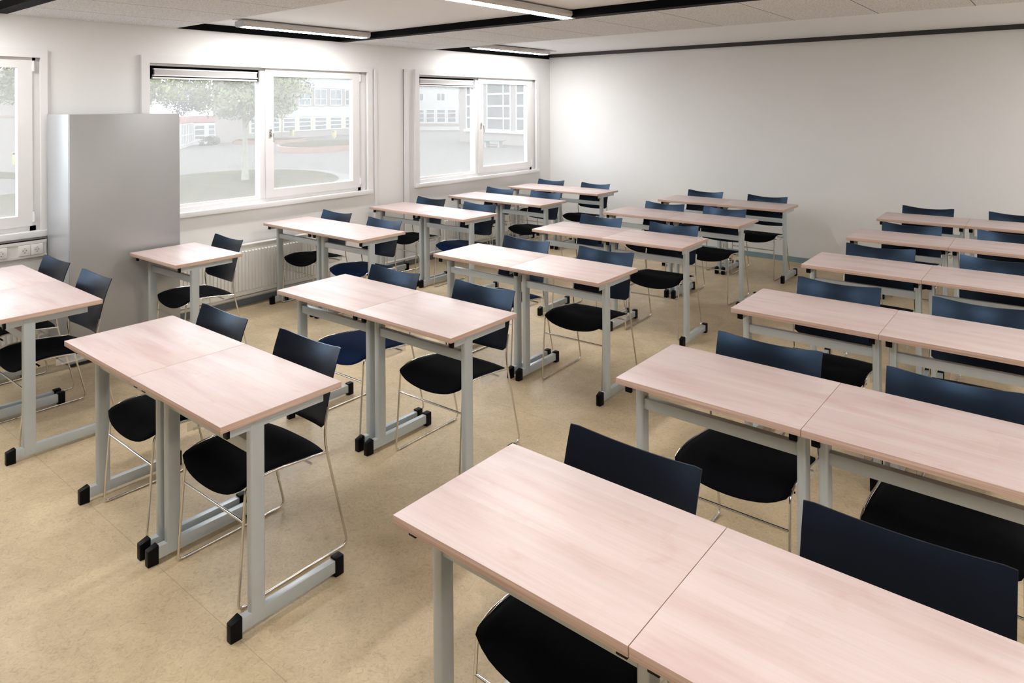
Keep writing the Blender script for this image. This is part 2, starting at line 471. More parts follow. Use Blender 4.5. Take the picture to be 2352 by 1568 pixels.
# ------------------------------------------------------------------ windows
def window(idx, L, R_):
    root = bpy.data.objects.new('window_%d' % idx, None); COL.objects.link(root)
    root['kind'] = 'structure'; root.location = (XW, L, 0)
    F = 0.028        # casing stands proud of the wall
    cw = 0.065 if R_ > 2.4 else 0.045
    bm = bmesh.new()
    # flat casing, four mitred boards as one frame
    bx(bm, 0.0, F, 0.0, 0.065, Z0 + 0.045, Z1); bx(bm, 0.0, F, R_ - cw, R_, Z0 + 0.045, Z1)
    bx(bm, 0.0, F, 0.065, R_ - cw, Z1 - 0.065, Z1)
    obj('window_casing', bm, M['casing'], root)
    bm = bmesh.new(); bx(bm, -0.10, F + 0.010, 0.0, R_, Z0, Z0 + 0.045); bevel(bm, 0.004)
    obj('window_sill', bm, M['casing'], root, True)
    # outer frame of the opening
    bm = bmesh.new()
    bx(bm, -0.11, -0.02, 0.030, 0.068, Z0 + 0.04, Z1 - 0.03)
    bx(bm, -0.11, -0.02, 2.260, R_ - 0.03, Z0 + 0.04, Z1 - 0.03)
    bx(bm, -0.11, -0.02, 0.060, 2.30, Z1 - 0.085, Z1 - 0.03)
    bx(bm, -0.11, -0.02, 0.060, 2.30, Z0 + 0.04, Z0 + 0.082)
    bx(bm, -0.11, -0.02, 1.098, 1.160, Z0 + 0.08, Z1 - 0.08)
    obj('window_frame', bm, M['casing'], root)
    bm = bmesh.new(); bx(bm, -0.075, -0.069, 0.066, 1.10, Z0 + 0.08, 2.10)
    obj('window_pane', bm, M['glass'], root)
    # glazing bead round the fixed pane
    bm = bmesh.new()
    bx(bm, -0.066, -0.05, 0.066, 1.10, Z0 + 0.080, Z0 + 0.108)
    obj('window_bead', bm, M['casing'], root)
    # aluminium vent above the fixed pane
    v = bpy.data.objects.new('window_vent', None); COL.objects.link(v); v.parent = root
    bm = bmesh.new(); bx(bm, -0.105, -0.045, 0.066, 1.10, 2.085, Z1 - 0.083); obj('vent_recess', bm, M['black'], v)
    bm = bmesh.new(); bx(bm, -0.05, -0.022, 0.125, 1.070, 2.117, 2.170); obj('vent_box', bm, M['alu'], v)
    bm = bmesh.new()
    bx(bm, -0.05, -0.018, 0.120, 1.073, 2.162, 2.173); bx(bm, -0.05, -0.014, 0.115, 1.075, 2.108, 2.119); bx(bm, -0.05, -0.018, 0.110, 1.072, 2.085, 2.099)
    obj('vent_flap', bm, M['casing'], v)
    # opening sash on the right
    s = bpy.data.objects.new('window_sash', None); COL.objects.link(s); s.parent = root
    a, b_, z0, z1 = 1.150, 2.275, Z0 + 0.083, Z1 - 0.065
    bm = bmesh.new()
    bx(bm, -0.065, -0.004, a, a + 0.085, z0, z1); bx(bm, -0.065, -0.004, b_ - 0.092, b_, z0, z1)
    bx(bm, -0.065, -0.004, a + 0.085, b_ - 0.092, z1 - 0.078, z1); bx(bm, -0.065, -0.004, a + 0.085, b_ - 0.092, z0, z0 + 0.078)
    obj('sash_frame', bm, M['casing'], s)
    bm = bmesh.new(); bx(bm, -0.045, -0.039, a + 0.083, b_ - 0.09, z0 + 0.076, z1 - 0.076)
    obj('sash_pane', bm, M['glass'], s)
    for zz in (z0 + 0.03, z1 - 0.10):
        bm = bmesh.new(); tube(bm, [(0.002, b_ + 0.006, zz), (0.002, b_ + 0.006, zz + 0.075)], 0.009)
        h = obj('hinge', bm, M['casing'], s, True)
    bm = bmesh.new()
    bx(bm, -0.004, 0.006, a + 0.03, a + 0.058, 1.555, 1.625); bevel(bm, 0.003)
    tube(bm, round_path([(0.004, a + 0.044, 1.60), (0.045, a + 0.044, 1.60), (0.048, a + 0.050, 1.50)], 0.015), 0.008)
    obj('handle', bm, M['chrome'], s, True)
    return root
for i, (L, W_) in enumerate(WINS): window(i + 1, L, W_)

# ------------------------------------------------------------------ radiators on the window wall
def radiator(L, R_, z0, z1, label):
    t = thing('radiator', label, 'radiator', (XW, L, 0), 0, 'panel radiators under the windows')
    w = R_ - L
    bm = bmesh.new()
    d0, d1 = 0.060, 0.095
    # ribbed front: trapezoid flutes
    pitch = 0.0335
    nr = int((w - 0.03) / pitch)
    off = (w - nr * pitch) / 2
    bx(bm, 0.05, d0 + 0.018, 0.0, w, z0, z1)
    for k in range(nr):
        y = off + k * pitch
        a0, a1, b0, b1 = y + 0.004, y + 0.0295, y + 0.009, y + 0.0245
        zl, zh = z0 + 0.035, z1 - 0.045
        vl = [(d0 + 0.017, a0, zl), (d0 + 0.017, a1, zl), (d0 + 0.017, a1, zh), (d0 + 0.017, a0, zh),
              (d1 - 0.006, b0, zl + 0.010), (d1 - 0.006, b1, zl + 0.010), (d1 - 0.006, b1, zh - 0.010), (d1 - 0.006, b0, zh - 0.010)]
        vv = [bm.verts.new(p) for p in vl]
        for q in ((0, 1, 5, 4), (1, 2, 6, 5), (2, 3, 7, 6), (3, 0, 4, 7), (4, 5, 6, 7)):
            bm.faces.new([vv[i] for i in q])
    obj('panel', bm, M['radiator'], t)
    bm = bmesh.new(); bx(bm, 0.024, d1 - 0.010, -0.003, w + 0.003, z1, z1 + 0.012); bevel(bm, 0.004); obj('top_grille', bm, M['radiator'], t, True)
    bm = bmesh.new(); bx(bm, 0.022, 0.052, 0.12, 0.15, z0 + 0.05, z1 - 0.05); bx(bm, 0.022, 0.052, w - 0.15, w - 0.12, z0 + 0.05, z1 - 0.05); obj('wall_bracket', bm, M['radiator'], t)
    return t
radiator(2.66, 4.36, 0.115, 0.565, 'white ribbed panel radiator under the middle window beside the grey cabinet')
radiator(5.97, 7.60, 0.115, 0.500, 'white ribbed panel radiator under the far window by the back corner')
radiator(0.10, 1.72, 0.115, 0.565, 'white ribbed panel radiator under the near window and its sockets')
bm = bmesh.new(); tube(bm, [(XW + 0.035, YF + 0.02, 0.088), (XW + 0.035, YB - 0.04, 0.088)], 0.013)
tag(obj('heating_pipe', bm, M['radiator'], None, True), 'long white heating pipe running above the baseboard of the window wall', 'pipe')

# ------------------------------------------------------------------ cable trunking and sockets
bm = bmesh.new()
bx(bm, XW, XW + 0.05, YF, 1.825, 0.745, 0.865)
bx(bm, XW, XW + 0.056, YF, 1.825, 0.845, 0.865); bx(bm, XW, XW + 0.056, YF, 1.825, 0.745, 0.762)
tag(obj('cable_trunking', bm, M['trunk']), 'white plastic cable trunking with sockets below the near window', 'trunking')
def socket(y, label):
    t = thing('wall_socket', label, 'socket', (XW + 0.05, y, 0.802), 0, 'wall sockets in the trunking')
    bm = bmesh.new(); bx(bm, 0, 0.014, -0.038, 0.038, -0.038, 0.038); bevel(bm, 0.004); obj('cover', bm, M['socket'], t, True)
    bm = bmesh.new()
    tube(bm, [(0.0135, 0, 0), (0.0165, 0, 0)], 0.021, 20); obj('rim', bm, M['socket'], t, True)
    bm = bmesh.new(); tube(bm, [(0.0140, 0, 0), (0.0170, 0, 0)], 0.0185, 20); obj('recess', bm, M['trunk'], t)
    bm = bmesh.new()
    for dy, dz, r in ((-0.0095, 0, 0.0030), (0.0095, 0, 0.0030), (0, -0.0155, 0.0030), (0, 0.0155, 0.0024), (0, 0, 0.0013)):
        tube(bm, [(0.0165, dy, dz), (0.0176, dy, dz)], r, 8)
    obj('contacts', bm, M['hole'], t)
socket(1.540, 'white wall socket cut by the left edge of the photo')
socket(1.683, 'left one of the two joined white wall sockets near the cabinet')
socket(1.761, 'right one of the two joined white wall sockets near the cabinet')

# ------------------------------------------------------------------ cabinet
t = thing('metal_cabinet', 'tall plain grey metal cabinet against the window wall', 'cabinet', (XW + 0.05, 1.832, 0))
CW, CD, CH = 0.43, 0.783, 1.793
bm = bmesh.new(); bx(bm, 0, CW - 0.006, 0, CD, 0.022, CH); bevel(bm, 0.002); obj('body', bm, M['cabinet'], t, True)
bm = bmesh.new(); bx(bm, CW - 0.006, CW + 0.005, 0.003, CD - 0.003, 0.026, CH - 0.003); bevel(bm, 0.0015); obj('door', bm, M['cabinet'], t, True)
bm = bmesh.new(); bx(bm, 0.01, CW - 0.012, 0.010, CD - 0.010, 0, 0.022); obj('plinth', bm, M['cabinet_black'], t)

# ------------------------------------------------------------------ ceiling lamps
def lamp(x, y0, y1, zc, label, rail=0.22):
    t = thing('ceiling_lamp', label, 'ceiling lamp', (x, y0, zc), 0, 'fluorescent ceiling lamps')
    L = y1 - y0
    prof = [(-0.066, -0.012), (-0.070, -0.040), (-0.052, -0.062), (0.052, -0.062), (0.070, -0.040), (0.066, -0.012)]
    def ext(bm, pr, a, b_):
        r0 = [bm.verts.new((px, a, pz)) for px, pz in pr]; r1 = [bm.verts.new((px, b_, pz)) for px, pz in pr]
        k = len(pr)
        for i in range(k): bm.faces.new((r0[i], r0[(i + 1) % k], r1[(i + 1) % k], r1[i]))
        bm.faces.new(r0[::-1]); bm.faces.new(r1)
    bm = bmesh.new(); ext(bm, prof, 0.03, L - 0.03); obj('housing', bm, M['lamp_body'], t)
    bm = bmesh.new(); ext(bm, [(-0.048, -0.0615), (-0.040, -0.066), (0.040, -0.066), (0.048, -0.0615)], 0.032, L - 0.032); obj('diffuser', bm, M['lit'], t)
    for a, b_ in ((0, 0.03), (L - 0.03, L)):
        bm = bmesh.new(); ext(bm, [(px * 1.05, pz * 1.06) for px, pz in prof], a, b_); bevel(bm, 0.006); obj('end_cap', bm, M['grill'], t, True)
    bm = bmesh.new(); bx(bm, -0.02, 0.02, -0.05, L + rail, -0.012, 0.0); obj('mounting_rail', bm, M['lamp_body'], t)
    for yy in (0.12, L - 0.12):
        bm = bmesh.new(); tube(bm, [(0.060, yy, -0.016), (0.072, yy, -0.016)], 0.006); obj('clip', bm, M['socket'], t)
ZC = 2.585
lamp(-5.46, 3.10, 4.46, ZC, 'lit fluorescent ceiling lamp above the middle window')
lamp(-3.08, 3.10, 4.56, ZC, 'lit fluorescent ceiling lamp cut by the top edge of the photo')
lamp(-5.55, 6.16, 7.64, 2.60, 'lit fluorescent ceiling lamp in the far corner above the back window')
lamp(1.2, 6.16, 7.64, 2.60, 'added fluorescent fill lamp by the right wall near the back, out of frame')  # unseen fixture added to light the back right of the room
for x in (0.75,):  # fill lamp added beyond the view on the right
    lamp(x, 3.10, 4.56, ZC, 'added fluorescent fill lamp above the right column, out of frame')
for x in (-5.46, -3.08, -0.70, 1.2):  # unseen fill lamps added to brighten the front of the room
    lamp(x, 0.0, 1.40, ZC, 'added fluorescent fill lamp above the front rows, out of frame')

# ------------------------------------------------------------------ school desk (one place)
DW, DD, TZ, TT = 0.700, 0.4935, 0.762, 0.024
def make_desk():
    t = thing('school_desk', 'proto', 'desk')
    bm = bmesh.new()
    bx(bm, 0.0008, DW - 0.0008, 0, DD, TZ - TT, TZ)
    bm.faces.ensure_lookup_table()
    bevel(bm, 0.0015)
    for f in bm.faces:
        f.normal_update()
        f.material_index = 0 if f.normal.z > 0.35 else 1
    obj('tabletop', bm, [M['wood'], M['edge']], t, True)
    for xc in (0.036, DW - 0.036):
        s = 1 if xc < 0.3 else -1
        # upright: flat oval tube
        bm = bmesh.new()
        pr = []
        a, b_ = 0.016, 0.030
        for k in range(24):
            an = 2 * PI * (k + 0.5) / 24
            cx, cy = math.cos(an), math.sin(an)
            pr.append((xc + a * math.copysign(abs(cx) ** 0.75, cx), 0.148 + math.copysign(b_ - a * 0.8, cy) + a * 0.8 * math.copysign(abs(cy) ** 0.85, cy)))
        prism(bm, pr, 0.022, TZ - TT - 0.004)
        obj('upright', bm, M['steel'], t, True)
        bm = bmesh.new(); bx(bm, xc - 0.0145, xc + 0.0145, 0.085, 0.478, 0.018, 0.066); bevel(bm, 0.003)
        ft = obj('foot', bm, M['steel'], t, True)
        # front cap, tapering forward, and rear cap
        bm = bmesh.new()
        vv = [(xc + sx * hx, y, z) for (y, zt, hx) in ((0.044, 0.064, 0.0145), (0.086, 0.076, 0.018)) for sx in (-1, 1) for z in (0.0, zt)]
        v8 = [bm.verts.new(p) for p in vv]
        for q in ((0, 1, 3, 2), (4, 6, 7, 5), (0, 4, 5, 1), (2, 3, 7, 6), (1, 5, 7, 3), (0, 2, 6, 4)): bm.faces.new([v8[i] for i in q])
        bevel(bm, 0.004)
        obj('foot_cap', bm, M['cap'], ft, True)
        bm = bmesh.new(); bx(bm, xc - 0.018, xc + 0.018, 0.474, 0.514, 0.0, 0.074); bevel(bm, 0.005)
        obj('foot_cap', bm, M['cap'], ft, True)
        bm = bmesh.new(); bx(bm, xc - 0.013, xc + 0.013, 0.046, 0.425, TZ - TT - 0.036, TZ - TT - 0.0005); bevel(bm, 0.002)
        br = obj('top_bracket', bm, M['steel'], t, True)
        bm = bmesh.new(); bx(bm, xc - 0.0135, xc + 0.0135, 0.034, 0.0465, TZ - TT - 0.0368, TZ - TT - 0.001); bevel(bm, 0.002)
        obj('end_cap', bm, M['cap'], br, True)
    bm = bmesh.new(); bx(bm, 0.050, DW - 0.050, 0.131, 0.161, 0.608, 0.652); bevel(bm, 0.003)
    obj('cross_rail', bm, M['steel'], t, True)
    return t

# ------------------------------------------------------------------ chair
def seat_bm():
    bm = bmesh.new()
    NU, NV = 14, 16
    W = 0.222
    def side(y):
        P = [(0.0, 0.430), (0.03, 0.445), (0.07, 0.455), (0.13, 0.460), (0.20, 0.456), (0.28, 0.446), (0.36, 0.438), (0.41, 0.438)]
        for (a, za), (b_, zb) in zip(P, P[1:]):
            if y <= b_:
                t_ = (y - a) / (b_ - a); return za + (zb - za) * t_
        return P[-1][1]
    top, bot = [], []
    for j in range(NV + 1):
        v = j / NV
        rt, rb = [], []
        for i in range(NU + 1):
            u = -1 + 2 * i / NU
            # rounded-corner outline
            c = 1 - 0.035 * max(0, 1 - v * 9) ** 2 - 0.05 * max(0, 1 - (1 - v) * 7) ** 2
            x = u * W * c
            yf = -0.006 + 0.022 * abs(u) ** 4
            yr = 0.405 - 0.020 * abs(u) ** 3
            y = yf + (yr - yf) * (v ** 1.15)
            s_ = 1 - u * u
            dish = 0.038 * math.exp(-((y - 0.0) / 0.07) ** 2) + 0.020 * math.sin(min(1, max(0, y / 0.41)) * PI)
            z = side(max(0, y)) - dish * s_
            edge = min(1, min(v, 1 - v) * 9, (1 - abs(u)) * 6)
            z -= 0.010 * (1 - edge) ** 2
            rt.append(bm.verts.new((x, y, z)))
            rb.append(bm.verts.new((x * 0.985, y + 0.004 * (1 - 2 * v), z - 0.004 - 0.016 * edge ** 0.5)))
        top.append(rt); bot.append(rb)
    for j in range(NV):
        for i in range(NU):
            bm.faces.new((top[j][i], top[j][i + 1], top[j + 1][i + 1], top[j + 1][i]))
            bm.faces.new((bot[j][i], bot[j + 1][i], bot[j + 1][i + 1], bot[j][i + 1]))
    for j in range(NV):
        bm.faces.new((top[j][0], top[j + 1][0], bot[j + 1][0], bot[j][0]))
        bm.faces.new((top[j][NU], bot[j][NU], bot[j + 1][NU], top[j + 1][NU]))
    for i in range(NU):
        bm.faces.new((top[0][i], bot[0][i], bot[0][i + 1], top[0][i + 1]))
        bm.faces.new((top[NV][i], top[NV][i + 1], bot[NV][i + 1], bot[NV][i]))
    return bm

def back_bm():
    bm = bmesh.new()
    NU, NV = 18, 14
    def prof(z):
        P = [(0.48, 0.378), (0.515, 0.382), (0.60, 0.400), (0.70, 0.424), (0.76, 0.443), (0.83, 0.470)]
        for (a, ya), (b_, yb) in zip(P, P[1:]):
            if z <= b_: return ya + (yb - ya) * (z - a) / (b_ - a)
        return P[-1][1]
    fr, bk = [], []
    for j in range(NV + 1):
        v = j / NV
        a, b_ = [], []
        for i in range(NU + 1):
            u = -1 + 2 * i / NU
            s_ = 1 - u * u
            cr = 0.030 * (max(0, (abs(u) - 0.93) / 0.07)) ** 2
            zb = 0.520 - 0.020 * s_ + cr * 0.5
            zt = 0.828 - 0.026 * s_ - cr * 0.12
            z = zb + (zt - zb) * v
            w = 0.2155 + 0.004 * v
            x = w * u
            y = prof(z) + 0.040 * s_
            th = 0.0085 if 0 < j < NV and 0 < i < NU else 0.006
            a.append(bm.verts.new((x, y - (0.0015 if th < 0.008 else 0.003), z)))
            b_.append(bm.verts.new((x, y + th - 0.003, z)))
        fr.append(a); bk.append(b_)
    for j in range(NV):
        for i in range(NU):
            bm.faces.new((fr[j][i], fr[j][i + 1], fr[j + 1][i + 1], fr[j + 1][i]))
            bm.faces.new((bk[j][i], bk[j + 1][i], bk[j + 1][i + 1], bk[j][i + 1]))
    for j in range(NV):
        bm.faces.new((fr[j][0], fr[j + 1][0], bk[j + 1][0], bk[j][0]))
        bm.faces.new((fr[j][NU], bk[j][NU], bk[j + 1][NU], fr[j + 1][NU]))
    for i in range(NU):
        bm.faces.new((fr[0][i], bk[0][i], bk[0][i + 1], fr[0][i + 1]))
        bm.faces.new((fr[NV][i], fr[NV][i + 1], bk[NV][i + 1], bk[NV][i]))
    return bm

def make_chair():
    t = thing('stacking_chair', 'proto', 'chair')
    r = 0.0052
    for s in (-1, 1):
        xa, xb, xc = s * 0.2265, s * 0.222, s * 0.2225    # floor, seat, back
        pts = [(xc, 0.402, 0.605), (xc, 0.388, 0.545), (xc, 0.384, 0.500), (xb, 0.392, 0.430), (xa, 0.492, 0.0065),
               (xa, 0.000, 0.0065), (xb, 0.034, 0.428), (xb, 0.085, 0.447), (xb, 0.135, 0.450), (xb, 0.200, 0.446),
               (xb, 0.280, 0.437), (xb, 0.392, 0.424)]
        rad = [0, 0.02, 0.02, 0.03, 0.034, 0.022, 0.030, 0.02, 0.03, 0.03, 0.03, 0]
        bm = bmesh.new(); tube(bm, round_path(pts, rad, 5), r, 10)
        fr = obj('side_frame', bm, M['chrome'], t, True)
        for ya, yb in ((0.030, 0.085), (0.395, 0.450)):
            bm = bmesh.new(); bx(bm, xa - 0.0068, xa + 0.0068, ya, yb, 0.0, 0.0105); bevel(bm, 0.003)
            obj('glide', bm, M['clear'], fr, True)
        bm = bmesh.new()
        bx(bm, xb + s * 0.002 - 0.003, xb + s * 0.002 + 0.003, 0.175, 0.345, 0.398, 0.436)
        bx(bm, xb + s * 0.006 - 0.003, xb + s * 0.006 + 0.003, 0.20, 0.31, 0.396, 0.408); bevel(bm, 0.002)
        obj('linking_clip', bm, M['clear'], fr, True)
    bm = bmesh.new(); tube(bm, [(-0.2235, 0.0245, 0.312), (0.2235, 0.0245, 0.312)], r, 10); obj('cross_bar', bm, M['chrome'], t, True)
    bm = bmesh.new()
    for y, z in ((0.10, 0.415), (0.32, 0.405)): tube(bm, [(-0.221, y, z), (0.221, y, z)], r, 8)
    obj('seat_support', bm, M['chrome'], t, True)
    obj('seat', seat_bm(), M['fabric'], t, 'all')
    obj('backrest', back_bm(), M['plastic'], t, True)
    return t

DESKS = [
    ('a', -5.626, 1.088, -0.0067),
    ('b', -3.607, 1.178, 0.0008),
    ('c', -5.431, 2.205, 0.0181),
    ('d', -5.837, 3.545, 0.0009),
    ('e', -5.863, 4.820, -0.0170),
    ('f', -5.835, 6.001, -0.0148),
    ('g', -5.850, 7.167, 0.0014),
    ('h', -3.617, 2.282, 0.0081),
    ('i', -3.604, 3.547, 0.0050),
    ('j', -3.649, 4.793, 0.0120),
    ('k', -3.664, 5.996, -0.0093),
    ('l', -3.654, 7.180, 0.0013),
    ('m', -1.381, 1.206, -0.0096),
    ('n', -1.389, 2.361, -0.0122),
    ('o', -1.389, 3.547, -0.0007),
    ('p', -1.398, 4.809, -0.0013),
    ('q', -1.398, 6.007, 0.0092),
    ('r', -1.404, 7.171, 0.0146),
]
CHAIRS = [
    ('a1', -5.299, 1.226, 0.025),
    ('a2', -4.628, 1.221, 0.009),
    ('b1', -3.266, 1.298, -0.008),
    ('b2', -2.581, 1.319, 0.011),
    ('c1', -5.142, 2.349, -0.028),
    ('d1', -5.530, 3.688, 0.015),
    ('d2', -4.800, 3.663, 0.026),
    ('e1', -5.533, 4.957, -0.005),
    ('e2', -4.791, 4.954, 0.031),
    ('f1', -5.517, 6.128, -0.020),
    ('f2', -4.829, 6.157, 0.000),
    ('g1', -5.553, 7.275, -0.011),
    ('g2', -4.833, 7.258, -0.017),
    ('h1', -3.262, 2.416, 0.010),
    ('h2', -2.563, 2.466, 0.019),
    ('i1', -3.233, 3.704, -0.016),
    ('i2', -2.518, 3.717, 0.029),
    ('j1', -3.335, 4.967, 0.000),
    ('j2', -2.594, 4.963, 0.045),
    ('k1', -3.267, 6.112, 0.000),
    ('k2', -2.654, 6.134, -0.038),
    ('l1', -3.363, 7.322, -0.045),
    ('l2', -2.617, 7.289, -0.019),
    ('m1', -1.018, 1.340, -0.018),
    ('m2', -0.300, 1.359, 0.018),
    ('n1', -1.001, 2.498, -0.005),
    ('n2', -0.328, 2.492, 0.000),
    ('o1', -1.021, 3.732, -0.006),
    ('o2', -0.338, 3.717, 0.000),
    ('p1', -1.030, 4.977, 0.027),
    ('p2', -0.348, 4.991, 0.000),
    ('q1', -1.021, 6.141, 0.014),
    ('q2', -0.351, 6.169, 0.000),
    ('r1', -1.091, 7.324, -0.045),
    ('r2', -0.362, 7.344, 0.000),
]

ROW = {'a': 'nearest row', 'c': 'second row', 'd': 'third row', 'e': 'fourth row', 'f': 'fifth row', 'g': 'rearmost row',
       'b': 'nearest row', 'h': 'second row', 'i': 'third row', 'j': 'fourth row', 'k': 'fifth row', 'l': 'rearmost row',
       'm': 'nearest row', 'n': 'second row', 'o': 'third row', 'p': 'fourth row', 'q': 'fifth row', 'r': 'rearmost row'}
COLN = lambda k: 'window column' if k in 'acdefg' else ('middle column' if k in 'bhijkl' else 'right column')
def desk_label(k, i):
    if k == 'c': return 'single pale wood desk standing alone beside the tall grey cabinet'
    return 'pale wood desk, %s half of the pair in the %s, %s' % (('left', 'right')[i], ROW[k], COLN(k))
BLUE_LIT = {'h1', 'e2', 'd2', 'i1'}  # chairs whose black seats carry the blue light tint
def chair_label(n):
    k, i = n[0], int(n[1]) - 1
    if k == 'c': return 'black chair with chrome frame at the single desk beside the grey cabinet'
    c = 'navy seated' if n in BLUE_LIT else 'black'
    return '%s chair with chrome frame, %s of two, %s, %s' % (c, ('left', 'right')[i], ROW[k], COLN(k))

desk0 = make_desk()
first = True
for k, x, y, a in DESKS:
    for i in ((0,) if k == 'c' else (0, 1)):
        d = desk0 if first else copy_tree(desk0)
        first = False
        d.location = (x + math.cos(a) * DW * i, y + math.sin(a) * DW * i, 0)
        d.rotation_euler = (0, 0, a)
        d['label'] = desk_label(k, i); d['group'] = 'school desks in rows'

chair0 = make_chair()
first = True
blue_lit_mesh = None
for n, x, y, a in CHAIRS:
    c = chair0 if first else copy_tree(chair0)
    first = False
    c.location = (x, y, 0); c.rotation_euler = (0, 0, a)
    c['label'] = chair_label(n); c['group'] = 'stacking chairs at the desks'
    if n in BLUE_LIT:
        for ch in c.children:
            if ch.name.startswith('seat') and not ch.name.startswith('seat_support'):
                if blue_lit_mesh is None:
                    blue_lit_mesh = ch.data.copy(); blue_lit_mesh.materials[0] = M['fabric_blue_lit']
                ch.data = blue_lit_mesh
                ch['label'] = 'black seat pad with blue light put into its colour'

# ------------------------------------------------------------------ school yard outside (classroom is on the first floor)
K = 2.2237
G = -2.9
def E(x, y): return (x * K, y * K)
bm = bmesh.new()
bx(bm, -240, -6.6, -80, 240, G - 0.3, G); struct('paving', bm, M['paving'])
def smooth_loop(P, it=2):
    for _ in range(it):
        Q = []
        for i in range(len(P)):
            a, b_ = P[i], P[(i + 1) % len(P)]
            Q += [(a[0] * .75 + b_[0] * .25, a[1] * .75 + b_[1] * .25), (a[0] * .25 + b_[0] * .75, a[1] * .25 + b_[1] * .75)]
        P = Q
    return P
lawn = [E(*p) for p in [(-20.3, 3), (-20.4, 4.8), (-20.9, 6.5), (-21.9, 10.0), (-22.3, 11.9), (-21.9, 13.1), (-20.3, 13.95), (-18.6, 13.7), (-16.8, 12.8), (-16.0, 11.4), (-14.6, 10.4), (-12.8, 9.6), (-11, 7.5), (-9, 6), (-8, 3)]]
cx_, cy_ = E(-18.5, 9.0)
ring = [(cx_ + (x - cx_) * 1.10, cy_ + (y - cy_) * 1.10) for x, y in lawn]
bm = bmesh.new(); prism(bm, smooth_loop(ring), G, G + 0.03); struct('path', bm, M['path'])
bm = bmesh.new(); prism(bm, smooth_loop(lawn), G, G + 0.08)
tag(obj('lawn', bm, M['grass']), 'mown grass lawn around the tree in the school yard', 'lawn')['kind'] = 'stuff'
lawn2 = [E(*p) for p in [(-25.9, 2), (-25.9, 6.8), (-25.0, 7.2), (-26.4, 8.0), (-33.0, 5.9), (-33, 2)]]
bm = bmesh.new(); prism(bm, lawn2, G, G + 0.07)
tag(obj('grass_strip', bm, M['grass']), 'strip of grass along the brick wall seen through the near window', 'lawn')['kind'] = 'stuff'

def planter(pts, h, label):
    P = smooth_loop([E(*p) for p in pts], 3)
    t = thing('brick_planter', label, 'planter', (P[0][0], P[0][1], G), 0, 'brick planters in the yard')
    bm = bmesh.new()
    uvl = bm.loops.layers.uv.new()
    lo = [bm.verts.new((x - P[0][0], y - P[0][1], 0)) for x, y in P]; hi = [bm.verts.new((x - P[0][0], y - P[0][1], h)) for x, y in P]
    s_ = 0
    for i in range(len(P)):
        j = (i + 1) % len(P)
        d = math.dist(P[i], P[j])
        f = bm.faces.new((lo[i], lo[j], hi[j], hi[i]))
        for lp, uv in zip(f.loops, ((s_, 0), (s_ + d, 0), (s_ + d, h), (s_, h))): lp[uvl].uv = uv
        s_ += d
    bm.faces.new(hi)
    obj('brick_rim', bm, M['brick_red'], t)
    mx_, my_ = sum(p[0] for p in P) / len(P), sum(p[1] for p in P) / len(P)
    bm = bmesh.new(); prism(bm, [(mx_ + (x - mx_) * .95 - P[0][0], my_ + (y - my_) * .95 - P[0][1]) for x, y in P], h - 0.05, h + 0.06)
    obj('grass_top', bm, M['grass'], t)
planter([(-39.3, 21.6), (-38.2, 21.9), (-37.0, 22.9), (-37.2, 24.6), (-38.0, 26.4), (-39.5, 26.0), (-41.0, 23.6)], 0.48, 'low curved brick planter behind the yard tree')
planter([(-31.6, 19.9), (-29.9, 19.0), (-28.0, 18.9), (-27.9, 20.6), (-28.2, 22.4), (-28.6, 25.5), (-31.5, 26.0), (-33.5, 24.0), (-32.6, 21.5)], 0.62, 'long low brick planter with grass on top, seen through the middle window')

# buildings: a wall box along p0-p1 with framed windows standing in it
def facade(name_, root, p0, p1, z0, z1, mat, depth=0.4):
    d = Vector((p1[0] - p0[0], p1[1] - p0[1])); L = d.length
    ang = math.atan2(d.y, d.x)
    bm = bmesh.new(); uvl = bm.loops.layers.uv.new()
    bx(bm, 0, L, -depth, 0, z0 - G, z1 - G)
    for f in bm.faces:
        for lp in f.loops:
            lp[uvl].uv = (lp.vert.co.x, lp.vert.co.z)
    o = obj(name_, bm, mat, root)
    o.location = (p0[0] - root.location.x, p0[1] - root.location.y, 0); o.rotation_euler = (0, 0, ang)
    return o, L
def win(wall, s0, s1, z0, z1, bars_v=(), bars_h=(), fr=0.14, side=1):
    """window standing on the face of a wall; side=1 is +y of the wall's own frame"""
    bm = bmesh.new()
    y0, y1 = (0.0, 0.06) if side > 0 else (-0.46, -0.40)
    z0 -= G; z1 -= G
    bx(bm, s0, s1, y0, y1, z0, z0 + fr); bx(bm, s0, s1, y0, y1, z1 - fr, z1)
    bx(bm, s0, s0 + fr, y0, y1, z0 + fr, z1 - fr); bx(bm, s1 - fr, s1, y0, y1, z0 + fr, z1 - fr)
    for v in bars_v: bx(bm, s0 + (s1 - s0) * v - fr / 2, s0 + (s1 - s0) * v + fr / 2, y0, y1, z0 + fr, z1 - fr)
    for (v, a, b_) in bars_h: bx(bm, s0 + (s1 - s0) * a, s0 + (s1 - s0) * b_, y0, y1, z0 + (z1 - z0) * v - fr / 2, z0 + (z1 - z0) * v + fr / 2)
    f = obj('window', bm, M['ext_white'], wall)
    bm = bmesh.new(); yy = (y0 + y1) / 2 - 0.01 * side; bx(bm, s0 + 0.02, s1 - 0.02, min(yy, yy - 0.02), max(yy, yy - 0.02), z0 + 0.02, z1 - 0.02)
    obj('pane', bm, M['ext_glass'], f)

